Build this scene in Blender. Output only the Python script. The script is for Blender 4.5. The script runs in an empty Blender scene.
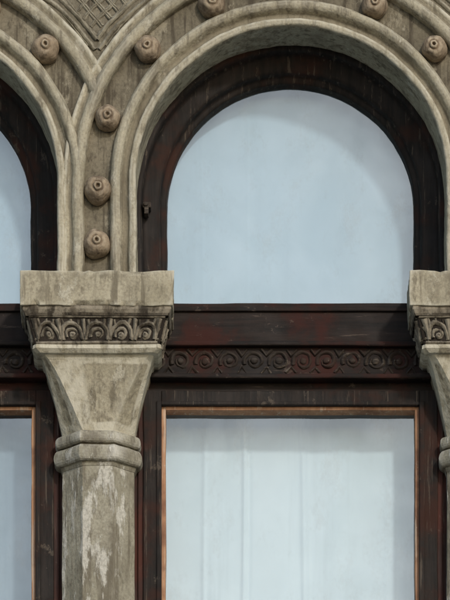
import bpy, math, random, bmesh
from mathutils import Vector, noise
random.seed(7)
S=0.004; D=18.0; CZ=1.6; ZM=7.9
PITCH=389.5*S; BX0=(291.5-225)*S
def Z(py,d=0.0): return CZ+(ZM+(300-py)*S-CZ)*(D+d)/D
ARC_Z=Z(180)
scene=bpy.context.scene

# ------------------------------------------------------------ materials
def mat(name):
    m=bpy.data.materials.new(name); m.use_nodes=True
    nt=m.node_tree; b=nt.nodes['Principled BSDF']
    return m,nt,b
def nz(nt,co,scale,detail=5,rough=.6,sc=(1,1,1),loc=(0,0,0),dist=0):
    mp=nt.nodes.new('ShaderNodeMapping'); mp.inputs['Scale'].default_value=sc; mp.inputs['Location'].default_value=loc
    nt.links.new(co,mp.inputs[0])
    n=nt.nodes.new('ShaderNodeTexNoise'); n.inputs['Scale'].default_value=scale
    n.inputs['Detail'].default_value=detail; n.inputs['Roughness'].default_value=rough; n.inputs['Distortion'].default_value=dist
    nt.links.new(mp.outputs[0],n.inputs['Vector']); return n.outputs['Fac']
def ramp(nt,f,a,b,lo=0.0,hi=1.0):
    r=nt.nodes.new('ShaderNodeMapRange'); r.inputs[1].default_value=a; r.inputs[2].default_value=b
    r.inputs[3].default_value=lo; r.inputs[4].default_value=hi; r.interpolation_type='SMOOTHSTEP'
    nt.links.new(f,r.inputs[0]); return r.outputs[0]
def mix(nt,f,a,b):
    m=nt.nodes.new('ShaderNodeMix'); m.data_type='RGBA'
    if hasattr(f,'links'): nt.links.new(f,m.inputs[0])
    else: m.inputs[0].default_value=f
    for s,i in ((a,6),(b,7)):
        if hasattr(s,'links'): nt.links.new(s,m.inputs[i])
        else: m.inputs[i].default_value=(*s,1)
    return m.outputs[2]
def bump(nt,b,hs,chain=None):
    prev=None
    for h,st,di in hs:
        bp=nt.nodes.new('ShaderNodeBump'); bp.inputs['Strength'].default_value=st; bp.inputs['Distance'].default_value=di
        nt.links.new(h,bp.inputs['Height'])
        if prev: nt.links.new(prev,bp.inputs['Normal'])
        prev=bp.outputs[0]
    nt.links.new(prev,b.inputs['Normal'])
def coords(nt):
    return nt.nodes.new('ShaderNodeTexCoord').outputs['Object']
def edge(nt,a=.5,b=.56):
    g=nt.nodes.new('ShaderNodeNewGeometry'); return ramp(nt,g.outputs['Pointiness'],a,b)

def stone(name,c1,c2,grime,light,gr=(.5,.64),li=(.57,.64),peel=0.6,ga=.85,pst=.7):
    m,nt,b=mat(name); co=coords(nt)
    n1=nz(nt,co,4,5); n2=nz(nt,co,1.0,5,.65,(26,26,2.0)); n3=nz(nt,co,9,7,.7,(1.4,1.4,pst),(3,1,2)); n4=nz(nt,co,90,3,.7)
    n5=nz(nt,co,22,5,.7,(1,1,.5),(9,4,2)); n6=nz(nt,co,5.5,7,.75,(1,1,.7),(1,8,5),.4)
    c=mix(nt,ramp(nt,n1,.35,.65),c1,c2)
    c=mix(nt,ramp(nt,n2,gr[0],gr[1],0,ga),c,grime)
    c=mix(nt,ramp(nt,n6,.50,.66,0,.6),c,grime)
    c=mix(nt,ramp(nt,n5,.52,.66,0,.7),c,grime)
    pf=ramp(nt,n3,li[0],li[1],0,peel)
    c=mix(nt,pf,c,light)
    c=mix(nt,ramp(nt,n4,.35,.75,0,.5),c,grime)
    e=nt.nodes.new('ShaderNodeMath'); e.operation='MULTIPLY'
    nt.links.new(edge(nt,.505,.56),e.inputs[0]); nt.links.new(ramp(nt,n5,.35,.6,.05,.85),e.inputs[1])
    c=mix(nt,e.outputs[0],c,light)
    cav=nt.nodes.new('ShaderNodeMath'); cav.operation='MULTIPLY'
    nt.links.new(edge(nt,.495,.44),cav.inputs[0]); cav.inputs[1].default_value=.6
    c=mix(nt,cav.outputs[0],c,grime)  # concave edges mixed toward the darker tone
    nt.links.new(c,b.inputs['Base Color']); b.inputs['Roughness'].default_value=.9
    b.inputs['Specular IOR Level'].default_value=.2
    bump(nt,b,[(n1,.5,.012),(n5,.7,.009),(n4,.55,.0025),(pf,.6,.003)])
    return m
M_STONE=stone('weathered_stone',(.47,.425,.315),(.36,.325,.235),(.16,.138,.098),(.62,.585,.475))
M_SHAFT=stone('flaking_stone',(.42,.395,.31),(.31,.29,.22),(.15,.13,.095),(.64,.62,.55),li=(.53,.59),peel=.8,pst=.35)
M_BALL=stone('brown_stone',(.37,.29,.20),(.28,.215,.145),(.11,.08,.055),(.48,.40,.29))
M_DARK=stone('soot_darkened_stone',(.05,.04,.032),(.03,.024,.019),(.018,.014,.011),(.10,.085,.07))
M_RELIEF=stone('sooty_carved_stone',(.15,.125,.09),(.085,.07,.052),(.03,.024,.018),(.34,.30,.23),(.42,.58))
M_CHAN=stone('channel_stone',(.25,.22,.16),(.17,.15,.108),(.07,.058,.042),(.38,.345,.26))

def wood(name,c1,c2,red,light,horizontal=False,la=.57):
    m,nt,b=mat(name); co=coords(nt)
    sc=(2,20,30) if horizontal else (30,20,2)
    n1=nz(nt,co,1.5,5,.65,sc); n2=nz(nt,co,4,5,.6); n3=nz(nt,co,2,7,.75,(sc[0]*.8,10,sc[2]*.5),(5,2,1)); n4=nz(nt,co,60,4,.7)
    n5=nz(nt,co,11,7,.78,(1,1,1),(2,7,4))
    c=mix(nt,ramp(nt,n1,.35,.65),c1,c2)
    c=mix(nt,ramp(nt,n2,.47,.62,0,.85),c,red)
    c=mix(nt,ramp(nt,n3,la,la+.06,0,.6),c,light)
    c=mix(nt,ramp(nt,n5,.60,.66,0,.6),c,light)
    nt.links.new(c,b.inputs['Base Color'])
    nt.links.new(ramp(nt,n2,.3,.7,.6,.9),b.inputs['Roughness']); b.inputs['Specular IOR Level'].default_value=.25
    bump(nt,b,[(n1,.5,.003),(n3,.5,.004),(n5,.5,.004),(n4,.3,.001)])
    return m
M_WOOD=wood('dark_aged_wood',(.011,.009,.008),(.024,.018,.015),(.046,.020,.014),(.12,.095,.072))
M_WOODH=wood('dark_aged_wood_beam',(.010,.008,.007),(.024,.016,.013),(.050,.017,.013),(.11,.082,.064),True,.59)
M_RED=wood('red_brown_wood',(.035,.018,.015),(.06,.027,.022),(.085,.032,.024),(.13,.095,.08))
M_CARVW=wood('carved_wood',(.028,.022,.018),(.050,.040,.032),(.042,.024,.018),(.17,.14,.11),True,.55)
M_BEAD=wood('orange_putty_bead',(.50,.28,.16),(.40,.21,.12),(.20,.10,.065),(.60,.49,.38),False,.56)

def fabric(name,c1,c2,d=.8):
    m,nt,b=mat(name); co=coords(nt)
    n=nz(nt,co,1.2,3,.5,(1.2,1,.7)); n2=nz(nt,co,1.0,4,.6,(9,1,.5))  # noise tones painted into the cloth colour stand in for streaky glass reflections
    c=mix(nt,ramp(nt,n,.3,.7),c1,c2)
    c=mix(nt,ramp(nt,n2,.5,.68,0,.45),c,tuple(x*d for x in c1))
    nt.links.new(c,b.inputs['Base Color']); b.inputs['Roughness'].default_value=.9
    return m
M_CURT=fabric('white_curtain',(.56,.67,.70),(.65,.74,.76),.80)
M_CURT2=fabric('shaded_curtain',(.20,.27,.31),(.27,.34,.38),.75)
M_BLIND=fabric('pale_blue_blind',(.38,.51,.59),(.44,.57,.64),.92)

def glassm():
    m=bpy.data.materials.new('window_glass'); m.use_nodes=True; nt=m.node_tree; nt.nodes.clear()
    o=nt.nodes.new('ShaderNodeOutputMaterial'); t=nt.nodes.new('ShaderNodeBsdfTransparent'); t.inputs[0].default_value=(.92,.96,.985,1)
    g=nt.nodes.new('ShaderNodeBsdfGlossy'); g.inputs['Roughness'].default_value=.03; g.inputs[0].default_value=(.88,.96,1,1)
    co=coords(nt); n=nz(nt,co,3,2,.5); bp=nt.nodes.new('ShaderNodeBump'); bp.inputs['Strength'].default_value=.15; bp.inputs['Distance'].default_value=.01
    nt.links.new(n,bp.inputs['Height']); nt.links.new(bp.outputs[0],g.inputs['Normal'])
    ms=nt.nodes.new('ShaderNodeMixShader')
    nd=nz(nt,co,2.6,6,.65,(1,1,.8),dist=.6); nt.links.new(ramp(nt,nd,.3,.75,.15,.21),ms.inputs[0])
    # thin film of dust on the outside of the pane
    du=nt.nodes.new('ShaderNodeBsdfDiffuse'); du.inputs[0].default_value=(.42,.42,.40,1)
    ms2=nt.nodes.new('ShaderNodeMixShader'); n3=nz(nt,co,7,8,.75,(1,1,.6)); nt.links.new(ramp(nt,n3,.5,.75,.0,.16),ms2.inputs[0])
    nt.links.new(t.outputs[0],ms.inputs[1]); nt.links.new(g.outputs[0],ms.inputs[2])
    nt.links.new(ms.outputs[0],ms2.inputs[1]); nt.links.new(du.outputs[0],ms2.inputs[2]); nt.links.new(ms2.outputs[0],o.inputs[0])
    return m
M_GLASS=glassm()

# ------------------------------------------------------------ mesh helpers
root=bpy.data.objects.new('arcaded_stone_building',None); scene.collection.objects.link(root)
def obj(name,V,F,m,smooth=False,parent=root,bevel=0,jit=0,jf=6):
    if jit:
        V=[Vector(v)+noise.noise_vector(Vector(v)*jf)*jit+noise.noise_vector(Vector(v)*jf*5)*jit*.45 for v in V]
    me=bpy.data.meshes.new(name); me.from_pydata([tuple(v) for v in V],[],F); me.validate(); me.update()
    bm=bmesh.new(); bm.from_mesh(me); bmesh.ops.recalc_face_normals(bm,faces=bm.faces[:]); bm.to_mesh(me); bm.free()
    me.materials.append(m)
    o=bpy.data.objects.new(name,me); scene.collection.objects.link(o)
    if parent: o.parent=parent
    if smooth:
        for p in me.polygons: p.use_smooth=True
    if bevel:
        bv=o.modifiers.new('bevel','BEVEL'); bv.width=bevel; bv.segments=2; bv.limit_method='ANGLE'; bv.angle_limit=math.radians(25)
    return o
class G:
    def __init__(s): s.V=[]; s.F=[]
    def add(s,V,F):
        k=len(s.V); s.V+=[Vector(v) for v in V]; s.F+=[tuple(i+k for i in f) for f in F]
    def box(s,x0,x1,y0,y1,z0,z1,step=0):
        if not step:
            V=[(x,y,z) for x in(x0,x1) for y in(y0,y1) for z in(z0,z1)]
            s.add(V,[(0,1,3,2),(4,6,7,5),(0,4,5,1),(2,3,7,6),(0,2,6,4),(1,5,7,3)]); return
        def ax(a,b): n=max(1,int(round((b-a)/step))); return [a+(b-a)*i/n for i in range(n+1)]
        X,Y,Zz=ax(x0,x1),ax(y0,y1),ax(z0,z1); idx={}; V=[];F=[]
        def v(i,j,k):
            if (i,j,k) not in idx: idx[(i,j,k)]=len(V); V.append((X[i],Y[j],Zz[k]))
            return idx[(i,j,k)]
        a,b,c=len(X)-1,len(Y)-1,len(Zz)-1
        for i in range(a):
            for j in range(b):
                for k in(0,c): F.append((v(i,j,k),v(i+1,j,k),v(i+1,j+1,k),v(i,j+1,k)))
            for k in range(c):
                for j in(0,b): F.append((v(i,j,k),v(i+1,j,k),v(i+1,j,k+1),v(i,j,k+1)))
        for j in range(b):
            for k in range(c):
                for i in(0,a): F.append((v(i,j,k),v(i,j+1,k),v(i,j+1,k+1),v(i,j,k+1)))
        s.add(V,F)
    def grid(s,rows):
        n=len(rows[0]); V=[p for r in rows for p in r]
        s.add(V,[(i*n+j,i*n+j+1,(i+1)*n+j+1,(i+1)*n+j) for i in range(len(rows)-1) for j in range(n-1)])
    def tube(s,P,r,n=Vector((0,-1,0)),k=7,rr=None):
        P=[Vector(p) for p in P]; rows=[]
        for i,p in enumerate(P):
            t=(P[min(i+1,len(P)-1)]-P[max(i-1,0)]).normalized(); b=t.cross(n).normalized(); nn=b.cross(t)
            q=rr(i/(len(P)-1)) if rr else r
            rows.append([p+(nn*math.cos(a)+b*math.sin(a))*q for a in [2*math.pi*j/k for j in range(k+1)]])
        s.grid(rows)
    def lathe(s,c,prof,k=24,mod=None,ax=Vector((0,-1,0)),u=Vector((1,0,0))):
        w=ax.cross(u); rows=[]
        for (r,h) in prof:
            row=[]
            for j in range(k+1):
                a=2*math.pi*j/k; q=r*(mod(a,r) if mod else 1)
                row.append(Vector(c)+ax*h+(u*math.cos(a)+w*math.sin(a))*q)
            rows.append(row)
        s.grid(rows)
def dense(prof,st=.006):
    out=[]
    for a,b in zip(prof,prof[1:]):
        n=max(1,int(math.dist(a,b)/st)); out+=[(a[0]+(b[0]-a[0])*i/n,a[1]+(b[1]-a[1])*i/n) for i in range(n)]
    return out+[prof[-1]]
def sweep(g,cx,cz,zb,prof,t0=-90,t1=90,left=True,right=True,n=110,st=.02):
    rows=[]
    for r,d in prof:
        row=[]
        e=t1(r) if callable(t1) else t1
        m=int(max(2,(cz-zb)/st))
        if left: row+=[(cx-r,d,zb+(cz-zb)*i/m) for i in range(m)]
        row+=[(cx+r*math.sin(math.radians(t)),d,cz+r*math.cos(math.radians(t))) for t in [t0+(e-t0)*i/n for i in range(n+1)]]
        if right: row+=[(cx+r,d,cz-(cz-zb)*(i+1)/m) for i in range(m)]
        rows.append(row)
    g.grid(rows)

BAYS=range(-2,3); COLS=range(-2,4)
bx=lambda k: BX0+k*PITCH
colx=lambda k: bx(k)-PITCH/2
SPR=Z(270,-.04)
ZTOP=Z(-330)
RI=155*S
px=lambda v:v*S

# ------------------------------------------------------------ arcade wall
g=G(); Rw=RI+.012; dw=.038
for k in BAYS:
    c=bx(k); xs=[-math.cos(math.pi*i/60)*Rw for i in range(61)]
    rows=[[(c+x,dw,ARC_Z+math.sqrt(max(0,Rw*Rw-x*x))*(1-j/6)+ (ZTOP-ARC_Z)*j/6) for x in xs] for j in range(7)]
    g.grid(rows)
    for sx in(-1,1):
        g.grid([[(c+sx*(Rw+(PITCH/2-Rw)*i/4),dw,SPR-.01+(ZTOP-SPR)*j/20) for i in range(5)] for j in range(21)])
obj('spandrel_wall',g.V,g.F,M_CHAN,True,jit=.002)

inner=dense([(RI,.20),(RI,.022),(RI+.003,.006),(RI+.010,0),(RI+.024,0),(RI+.030,.006),(RI+.034,.020),(RI+.044,.026),(RI+.054,.022),(RI+.060,.008),(RI+.068,-.006),(RI+.080,-.012),(RI+.092,-.010),(RI+.101,0),(RI+.106,.014),(RI+.108,.048)])
R2=207*S
outer=dense([(R2,.048),(R2+.002,.012),(R2+.008,-.004),(R2+.020,-.013),(R2+.034,-.013),(R2+.046,-.004),(R2+.052,.010),(R2+.060,.014),(R2+.068,.008),(R2+.078,.004),(R2+.086,.008),(R2+.09,.020),(R2+.092,.048)])
def tend(r):   # angle at which this line of the roll dies into the neighbouring arch's roll
    Rn=R2+.034
    ct=(r*r+PITCH*PITCH-Rn*Rn)/(2*r*PITCH)
    return 90-math.degrees(math.acos(ct))
g=G()
for k in BAYS:
    sweep(g,bx(k),ARC_Z,SPR-.01,inner)
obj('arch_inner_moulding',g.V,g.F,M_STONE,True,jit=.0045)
g=G()
for k in BAYS:
    sweep(g,bx(k),ARC_Z,SPR-.01,[(r,d+.001) for r,d in outer],-90,tend,True,False)
obj('arch_outer_moulding',g.V,g.F,M_STONE,True,jit=.0045)

# balls
g=G()
def ball(x,z,rot=0):
    R=.054*random.uniform(.94,1.05)
    prof=[(R*.93,-.002),(R*1.0,.010),(R*1.0,.024),(R*.93,.040),(R*.80,.054),(R*.62,.064),(R*.46,.068),(R*.36,.066),(R*.32,.066),(R*.30,.072),(R*.24,.076),(R*.16,.076),(R*.10,.066),(.0001,.062)]
    ph=random.random()*6; ox,oz=random.uniform(-.08,.08),random.uniform(-.08,.08)
    k0=len(g.V)
    g.lathe((x,dw-.002,z),dense(prof,.005),36,lambda a,r:1+(.03*math.sin(5*a+ph)+.02*math.sin(3*a+2*ph))*min(1,r/(R*.6)))
    for v in g.V[k0:]:
        h=dw-v.y; v.x+=ox*h; v.z+=oz*h
RB=195*S
for k in BAYS:
    for t in(-70.6,-47,-24.2,-.5,25.6,47.4):
        a=math.radians(t+random.uniform(-.5,.5)); ball(bx(k)+RB*math.sin(a),ARC_Z+RB*math.cos(a))
    for py in(189,243): ball(colx(k)+px(random.uniform(-1,1)),Z(py))
obj('ball_ornaments',g.V,g.F,M_BALL,True,jit=.004,jf=18)

# spandrel lattice panel
g=G()
for k in BAYS:
    cx=colx(k); zt=Z(-70)
    def ok(x,z):
        return z<zt and all(math.hypot(x-c,z-ARC_Z)>R2+.150 for c in(cx-PITCH/2,cx+PITCH/2))
    for sg in(-1,1):
        for i in range(-20,21):
            seg=[]
            for j in range(0,160):
                z=Z(80)+j*.005; x=cx+i*.056+sg*(z-ARC_Z)*.85
                if ok(x,z): seg.append((x,dw+.000,z))
                elif len(seg)>2: g.tube(seg,.005,k=5); seg=[]
                else: seg=[]
            if len(seg)>2: g.tube(seg,.005,k=5)
    for sg in(-1,1):
        for off in(.112,.142):
            c=cx+sg*PITCH/2; R=R2+off; pts=[]
            for i in range(80):
                t=math.radians(75-i*.9); x=c-sg*R*math.sin(t); z=ARC_Z+R*math.cos(t)
                if (x-cx)*sg>=-.001 and z<zt: pts.append((x,dw-.001,z))
            if len(pts)>2: g.tube(pts,.009,k=6)
    g.box(cx-.5,cx+.5,dw-.012,dw+.02,zt,zt+.03)
obj('spandrel_lattice',g.V,g.F,M_CHAN,True,jit=.006,jf=12)

# ------------------------------------------------------------ columns
YC=.266
def octo(cx,z,h,c):
    p=[(h-c,-h),(h,-h+c),(h,h-c),(h-c,h),(-h+c,h),(-h,h-c),(-h,-h+c),(-h+c,-h)]
    out=[]
    for i in range(8):
        a=p[i];b=p[(i+1)%8]; n=5
        out+=[(cx+a[0]+(b[0]-a[0])*j/n,YC+a[1]+(b[1]-a[1])*j/n,z) for j in range(n)]
    out.append(out[0]); return out
zA0=Z(305,-.04); zB0=Z(344,.015); zB1=zA0-.034
zF0=Z(352,.02); zN=Z(430,.12); ZSILL=Z(930,.1)
def chain(cx,segs):
    rows=[]
    for (a,b,n) in segs:
        for i in range(n+1):
            t=i/n; e=b[3] if len(b)>3 else 1
            rows.append(octo(cx,a[0]+(b[0]-a[0])*t,a[1]+(b[1]-a[1])*(t**e),a[2]+(b[2]-a[2])*(t**e)))
    return rows
O=.586
for k in COLS:
    cx=colx(k); col=bpy.data.objects.new('carved_column',None); scene.collection.objects.link(col); col.parent=root
    g=G(); g.box(cx-.306,cx+.306,YC-.306,YC+.306,zA0,SPR,.02)
    # knocked-off arrises
    for v in g.V:
        ex=abs(abs(v.x-cx)-.306)<.001; ey=abs(v.y-(YC-.306))<.001; ez=min(abs(v.z-zA0),abs(v.z-SPR))<.001
        if (ex+ey+ez)>=2:
            n_=noise.noise(v*11)+.5*noise.noise(v*31)
            if n_>.12:
                q=min(.016,(n_-.12)*.05); c0=Vector((cx,YC,(zA0+SPR)/2)); v+=(c0-v).normalized()*q
    obj('abacus',g.V,g.F,M_STONE,False,col,.005,jit=.006,jf=5)
    g=G(); g.grid(chain(cx,[((zA0+.003,.297,.004),(zA0-.012,.297,.004),2),((zA0-.012,.297,.004),(zB1,.286,.004),3)]))
    obj('capital_top_fillet',g.V,g.F,M_RELIEF,False,col,jit=.003)
    g=G(); g.grid(chain(cx,[((zB1+.001,.278,.004),(zB0,.250,.004),6)]))
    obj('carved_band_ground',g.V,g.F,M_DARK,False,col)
    g=G(); H=zB1-zB0
    for (o,tv) in((Vector((0,-1,0)),Vector((1,0,0))),(Vector((1,0,0)),Vector((0,1,0))),(Vector((-1,0,0)),Vector((0,-1,0)))):
        def mp(u,v,l=0):
            half=.250+(.278-.250)*v
            return Vector((cx,YC,zB0+H*v))+tv*u*(half/.26)+o*(half+l)
        w=.098
        for i in range(-2,3):
            u0=i*w+random.uniform(-.003,.003); sc=random.uniform(.9,1.03)
            pts=[mp(u0+.044*sc*math.cos(a),.16+.062*math.sin(a)/H,-.001) for a in [math.radians(180-j*9) for j in range(21)]]
            g.tube(pts,.009,o,6)
            pts=[]
            for j in range(20):
                a=math.radians(200-j*18); q=(.028-.0009*j)*sc
                pts.append(mp(u0+.002+q*math.cos(a),.34+q*math.sin(a)/H,-.002))
            g.tube(pts,.007,o,6,rr=lambda t:.008-.003*t)
            g.lathe(mp(u0+.002,.34,-.002),[(.012,0),(.011,.006),(.006,.008),(.0005,.009)],10,ax=o,u=tv)
            for q in range(7):
                a=math.radians(-6+32*q)
                g.tube([mp(u0+.050*math.cos(a),.22+.056*math.sin(a)/H,-.002),mp(u0+.058*math.cos(a),min(.90,.27+.078*math.sin(a)/H),-.002)],.0065,o,5)
        for i in range(-3,3):
            u0=(i+.5)*w; u0=max(-.238,min(.238,u0))
            g.tube([mp(u0,.08,-.001),mp(u0,.50,.001),mp(u0,.90,-.001)],.008,o,6,rr=lambda t:.004+.008*t)
        g.tube([mp(-.25,.03,.0),mp(0,.03,.001),mp(.25,.03,.0)],.008,o,6)
        g.tube([mp(-.255,.97,.0),mp(0,.97,.001),mp(.255,.97,.0)],.006,o,6)
    obj('capital_carving',g.V,g.F,M_RELIEF,True,col,jit=.0065,jf=22)
    g=G(); z0=zB0+.002
    g.grid(chain(cx,[((z0,.250,.01),(z0-.006,.256,.012),2),((z0-.006,.256,.012),(z0-.020,.258,.014),2),((z0-.020,.258,.014),(z0-.034,.244,.016),3),
      ((z0-.034,.244,.016),(z0-.036,.226,.018),1),((z0-.036,.226,.018),(zN,.145,.145*O,.8),16),((zN,.145,.145*O),(zN-.03,.145,.145*O),1)]))
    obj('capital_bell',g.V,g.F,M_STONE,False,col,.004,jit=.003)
    g=G(); r=[]
    def ring(z,h): r.append(octo(cx,z,h,h*O))
    zr=zN+.002
    ring(zr-.004,.138)
    for t in range(9):
        a=math.pi*t/8; ring(zr-.006-.026*(1-math.cos(a)),.150+.024*math.sin(a)**.7)
    zr2=zr-.062
    for t in range(11):
        a=math.pi*t/10; ring(zr2-.034*(1-math.cos(a)),.150+.029*math.sin(a)**.7)
    g.grid(r); obj('necking_ring',g.V,g.F,M_SHAFT,False,col,.004,jit=.004,jf=8)
    g=G(); zs=zr2-.060
    g.grid(chain(cx,[((zs,.156,.156*O),(zs-.024,.148,.148*O),2),((zs-.024,.146,.146*O),(ZSILL,.149,.149*O),60)]))
    obj('column_shaft',g.V,g.F,M_SHAFT,False,col,.003,jit=.003,jf=5)
    g=G(); g.grid(chain(cx,[((ZSILL+.16,.16,.16*O),(ZSILL+.14,.19,.11),3),((ZSILL+.14,.19,.11),(ZSILL+.10,.19,.11),2),((ZSILL+.10,.2,.06),(ZSILL,.22,.01),4)]))
    obj('column_base',g.V,g.F,M_STONE,False,col,.004)

# ------------------------------------------------------------ transom and windows
XL,XR=bx(-2)-.75,bx(2)+.75
zt0=Z(303,.25)
g=G()
g.box(XL,XR,.25,.40,Z(344,.25),zt0,.05)
g.box(XL,XR,.238,.26,Z(311,.238),Z(306,.238))
g.box(XL,XR,.27,.42,Z(392,.27),Z(376,.27)-.003)
obj('transom_beam',g.V,g.F,M_WOODH,False,bevel=.004,jit=.002)
g=G()
g.box(XL,XR,.236,.39,Z(378,.236),Z(343,.236))
obj('carved_transom_ground',g.V,g.F,M_WOODH)
g=G()
za,zb=Z(374,.225),Z(347,.225); zm=(za+zb)/2
g.box(XL,XR,.206,.30,zb,zb+.020,.1); g.box(XL,XR,.210,.30,za-.020,za,.1)
obj('carved_transom_fillet',g.V,g.F,M_WOODH,False,bevel=.006,jit=.003)
g=G()
for k in BAYS:
    w=.0985; n=12
    for i in range(n):
        u=bx(k)+(i-(n-1)/2)*w+random.uniform(-.003,.003); sc=random.uniform(.93,1.05)
        dj=.239; pts=[]
        for j in range(30):
            a=math.radians(200-j*14); q=(.041-.0008*j)*sc
            pts.append((u+q*math.cos(a),dj-.002,zm+q*math.sin(a)))
        g.tube(pts,.0065,k=6,rr=lambda t:.0095-.004*t)
        g.lathe((u,dj,zm),[(.014,0),(.013,.008),(.008,.011),(.0005,.012)],12)
        for sg in(-1,1):
            g.tube([(u+w/2-.020,dj-.001,zm+sg*.048),(u+w/2,dj-.003,zm+sg*.022),(u+w/2+.020,dj-.001,zm+sg*.048)],.0075,k=5)
obj('transom_rosette_carving',g.V,g.F,M_CARVW,True,jit=.006,jf=22)

afr=dense([(RI+.03,.201),(RI-.012,.201),(RI-.018,.206),(RI-.024,.236),(RI-.030,.244),(RI-.080,.256),(RI-.088,.262),(RI-.094,.290),(RI-.110,.296),(RI-.116,.300),(RI-.120,.345)])
LR0=Z(405,.25); LZ0=Z(390,.25)
f=18.28/18
for k in BAYS:
    win=bpy.data.objects.new('arched_window',None); scene.collection.objects.link(win); win.parent=root; c=bx(k)
    g=G(); sweep(g,c,ARC_Z,zt0-.05,afr); obj('arched_frame',g.V,g.F,M_WOOD,True,win,jit=.003)
    g=G(); g.grid([[(c-.6+1.2*i/2,.332,Z(345,.3)+(ARC_Z+.6-Z(345,.3))*j) for i in range(3)] for j in range(2)])
    obj('upper_glass_pane',g.V,g.F,M_GLASS,False,win)
    g=G(); hx,hz=c-.583,Z(205,.2)
    g.box(hx-.016,hx+.018,.192,.245,hz-.013,hz+.010); g.box(hx-.010,hx+.008,.186,.24,hz-.040,hz-.010)
    g.lathe((hx-.004,.192,hz),[(.010,0),(.009,.008),(.0005,.010)],10)
    obj('frame_bracket',g.V,g.F,M_CARVW,False,win,.003)
    A,B,Cc=px(122.5)*f,px(129.0)*f,px(147)*f
    g=G()
    for sx in(-1,1):
        g.box(min(c+sx*B,c+sx*Cc),max(c+sx*B,c+sx*Cc),.25,.36,ZSILL,LZ0,.06)
        a,b=sorted((c+sx*(B-.001),c+sx*(B+.020))); g.box(a,b,.243,.30,ZSILL,LR0+.016)
    g.box(c-B,c+B,.252,.36,LR0,LZ0-.001,.05)
    g.box(c-B,c+B,.245,.30,LR0-.001,LR0+.014)
    obj('casement_frame',g.V,g.F,M_WOOD,False,win,.004,jit=.003)
    g=G(); zb1=Z(411,.28)
    for sx in(-1,1):
        a,b=sorted((c+sx*(A+.008),c+sx*(B+.002))); g.box(a,b,.270,.34,ZSILL,LR0+.002,.05)
    g.box(c-A-.01,c+A+.01,.269,.34,zb1,LR0+.003,.05)
    obj('putty_bead',g.V,g.F,M_BEAD,False,win,.005,jit=.003)
    g=G(); g.grid([[(c-B,.326,ZSILL),(c+B,.326,ZSILL)],[(c-B,.326,LR0),(c+B,.326,LR0)]])
    obj('lower_glass_pane',g.V,g.F,M_GLASS,False,win)
g=G()
for k in COLS:
    x=colx(k); g.box(x-.183,x+.183,.275,.36,ZSILL,LZ0+.01,.1)
    for sx in(-1,1): g.box(x+sx*.172-.012,x+sx*.172+.012,.262,.3,ZSILL,LZ0+.008,.1)
obj('window_jamb',g.V,g.F,M_RED,False,bevel=.004,jit=.002)

# curtains
def curtain(name,c,z0,z1,m,amp,yb,seed,fold,zp=None):
    rnd=random.Random(seed); ph=[rnd.random()*6 for _ in range(5)]; g=G(); rows=[]
    for j in range(90):
        z=z0+(z1-z0)*j/89; row=[]
        top=0 if zp is None else 1/(1+math.exp(-(z-zp)/.014))
        for i in range(321):
            u=-.70+1.40*i/320
            w=.8*math.sin(u*9+ph[0])+.5*math.sin(u*23+ph[1]+.4*math.sin(z*1.1))+.2*math.sin(u*47+ph[2]+.5*math.sin(z*2))
            w+=sum(a*math.exp(-((u-q-.004*math.sin(z*3+q*9))/.009)**2) for q,a in fold)
            w+=top*(4.2*max(0,math.sin(u*26+ph[3]+.8*math.sin(u*7)))-1)
            row.append((c+u,yb-amp*w,z))
        rows.append(row)
    g.grid(rows); return obj(name,g.V,g.F,m,True,None)
for k in BAYS:
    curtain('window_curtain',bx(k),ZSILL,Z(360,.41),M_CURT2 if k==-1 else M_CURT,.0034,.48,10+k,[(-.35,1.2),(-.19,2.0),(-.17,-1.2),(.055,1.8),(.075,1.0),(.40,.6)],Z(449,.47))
    curtain('window_blind',bx(k),Z(340,.41),ARC_Z+.62,M_BLIND,.0014,.42,40+k,[(-.36,.4),(-.17,.5)])

# ------------------------------------------------------------ rest of the building
m,nt,b=mat('rendered_wall'); co=coords(nt)
mp=nt.nodes.new('ShaderNodeMapping'); mp.inputs['Rotation'].default_value=(math.radians(90),0,0); nt.links.new(co,mp.inputs[0])
br=nt.nodes.new('ShaderNodeTexBrick'); br.inputs['Scale'].default_value=1; br.inputs['Brick Width'].default_value=.9; br.inputs['Row Height'].default_value=.4; br.inputs['Mortar Size'].default_value=.012
br.inputs['Color1'].default_value=(.33,.29,.21,1); br.inputs['Color2'].default_value=(.28,.245,.18,1); br.inputs['Mortar'].default_value=(.15,.13,.1,1)
nt.links.new(mp.outputs[0],br.inputs[0]); n=nz(nt,co,5,8); c=mix(nt,ramp(nt,n,.45,.7,0,.5),br.outputs[0],(.16,.14,.1)); nt.links.new(c,b.inputs[0]); b.inputs['Roughness'].default_value=.9
bump(nt,b,[(n,.4,.01)]); M_WALL=m
g=G(); E0,E1=colx(-2),bx(2)+PITCH/2; W0,W1=E0-1.5,E1+1.5
g.box(W0,W1,.05,.8,.0,ZSILL-.14)
g.box(W0,W1,.04,.8,ZTOP,ZTOP+2.4)
g.box(W0,E0-.02,.055,.8,ZSILL,ZTOP); g.box(E1+.02,W1,.055,.8,ZSILL,ZTOP)
obj('main_wall',g.V,g.F,M_WALL)
g=G(); g.box(W0,W1,.9,8,.02,ZTOP+2.3); obj('building_body',g.V,g.F,M_DARK)
g=G(); g.box(W0-.1,W1+.1,-.10,.75,ZSILL-.145,ZSILL); g.box(W0-.05,W1+.05,-.03,.7,ZSILL-.25,ZSILL-.148)
g.box(W0-.1,W1+.1,-.12,.7,ZTOP-.1,ZTOP+.12); g.box(W0-.3,W1+.3,-.45,.8,ZTOP+2.4,ZTOP+2.62); g.box(W0-.2,W1+.2,-.25,.8,ZTOP+2.2,ZTOP+2.397)
g.box(W0-.05,W1+.05,-.06,.5,0,.6)
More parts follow.
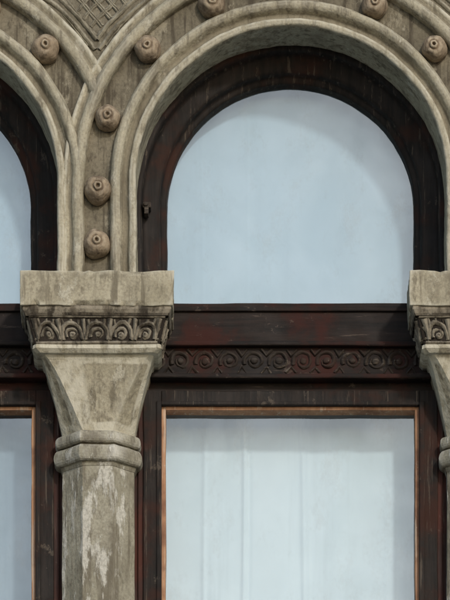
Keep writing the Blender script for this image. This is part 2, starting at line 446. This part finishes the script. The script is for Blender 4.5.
obj('string_course_and_cornice',g.V,g.F,M_STONE,False,bevel=.02)
g=G(); g.add([(W0-.3,-.45,ZTOP+2.63),(W1+.3,-.45,ZTOP+2.63),(W1+.3,8,ZTOP+2.63),(W0-.3,8,ZTOP+2.63),(W0+1,3.8,ZTOP+4.8),(W1-1,3.8,ZTOP+4.8)],[(0,1,5,4),(2,3,4,5),(1,2,5),(3,0,4),(0,3,2,1)])
m,nt,b=mat('roof_slate'); b.inputs[0].default_value=(.09,.09,.1,1); obj('roof',g.V,g.F,m)
g=G(); g2=G()
for k in BAYS:
    c=bx(k); g.box(c-.55,c+.55,.02,.06,1.4,4.0); g2.box(c-.48,c+.48,.012,.03,1.48,3.92)
obj('ground_floor_window_frame',g.V,g.F,M_WOOD,bevel=.01)
m,nt,b=mat('dark_glazing'); b.inputs[0].default_value=(.03,.04,.05,1); b.inputs['Roughness'].default_value=.05
obj('ground_floor_glazing',g2.V,g2.F,m)

# ground
def plain(name,col,sc=20):
    m,nt,b=mat(name); co=coords(nt); n=nz(nt,co,sc,6,.7); n2=nz(nt,co,.4,4)
    c=mix(nt,ramp(nt,n,.3,.7),col,tuple(x*.7 for x in col)); c=mix(nt,ramp(nt,n2,.4,.7,0,.4),c,tuple(x*.6 for x in col))
    nt.links.new(c,b.inputs[0]); b.inputs['Roughness'].default_value=.9; bump(nt,b,[(n,.4,.01)]); return m
g=G(); g.add([(-900,-900,-.13),(900,-900,-.13),(900,900,-.13),(-900,900,-.13)],[(0,1,2,3)]); obj('ground',g.V,g.F,plain('earth',(.16,.14,.11),4),parent=None)
g=G(); g.add([(-200,-12,-.126),(200,-12,-.126),(200,-3.5,-.126),(-200,-3.5,-.126)],[(0,1,2,3)]); obj('road',g.V,g.F,plain('asphalt',(.055,.055,.055),60),parent=None)
g=G(); g.box(-200,200,-3.3,.04,-.2,0); g.box(-200,200,-24,-12.2,-.2,0); obj('pavement',g.V,g.F,plain('paving',(.30,.28,.25),30),parent=None)
g=G(); g.box(-200,200,-3.5,-3.303,-.2,.004); g.box(-200,200,-12.197,-12,-.2,.004); obj('kerb',g.V,g.F,plain('kerb_stone',(.36,.35,.33),40),parent=None,bevel=.02)

# ------------------------------------------------------------ light
th,tv=.40,.50
to_sun=Vector((th,-1,tv)).normalized()
el=math.asin(to_sun.z)
w=bpy.data.worlds.new('World'); scene.world=w; w.use_nodes=True; nt=w.node_tree
sky=nt.nodes.new('ShaderNodeTexSky'); sky.sky_type='NISHITA'; sky.sun_disc=False; sky.sun_elevation=el
sky.sun_rotation=math.atan2(to_sun.x,to_sun.y)
sky.air_density=1.1; sky.dust_density=1.2
nt.links.new(sky.outputs[0],nt.nodes['Background'].inputs[0]); nt.nodes['Background'].inputs[1].default_value=.15
l=bpy.data.lights.new('sun','SUN'); l.energy=1.4; l.angle=math.radians(4); l.color=(1,.95,.88)
lo=bpy.data.objects.new('sun',l); scene.collection.objects.link(lo); lo.rotation_euler=to_sun.to_track_quat('Z','Y').to_euler()
lo.location=(5,-20,20)

cam=bpy.data.cameras.new('camera'); co_=bpy.data.objects.new('camera',cam); scene.collection.objects.link(co_)
co_.location=(0,-D,CZ); co_.rotation_euler=(math.radians(90),0,0)
H=600*S; cam.sensor_fit='VERTICAL'; cam.sensor_height=24; cam.lens=24*D/H
cam.shift_y=(ZM-CZ)/H; cam.clip_end=3000; cam.clip_start=.1
scene.camera=co_
scene.view_settings.view_transform='Standard'; scene.view_settings.look='None'; scene.view_settings.exposure=0
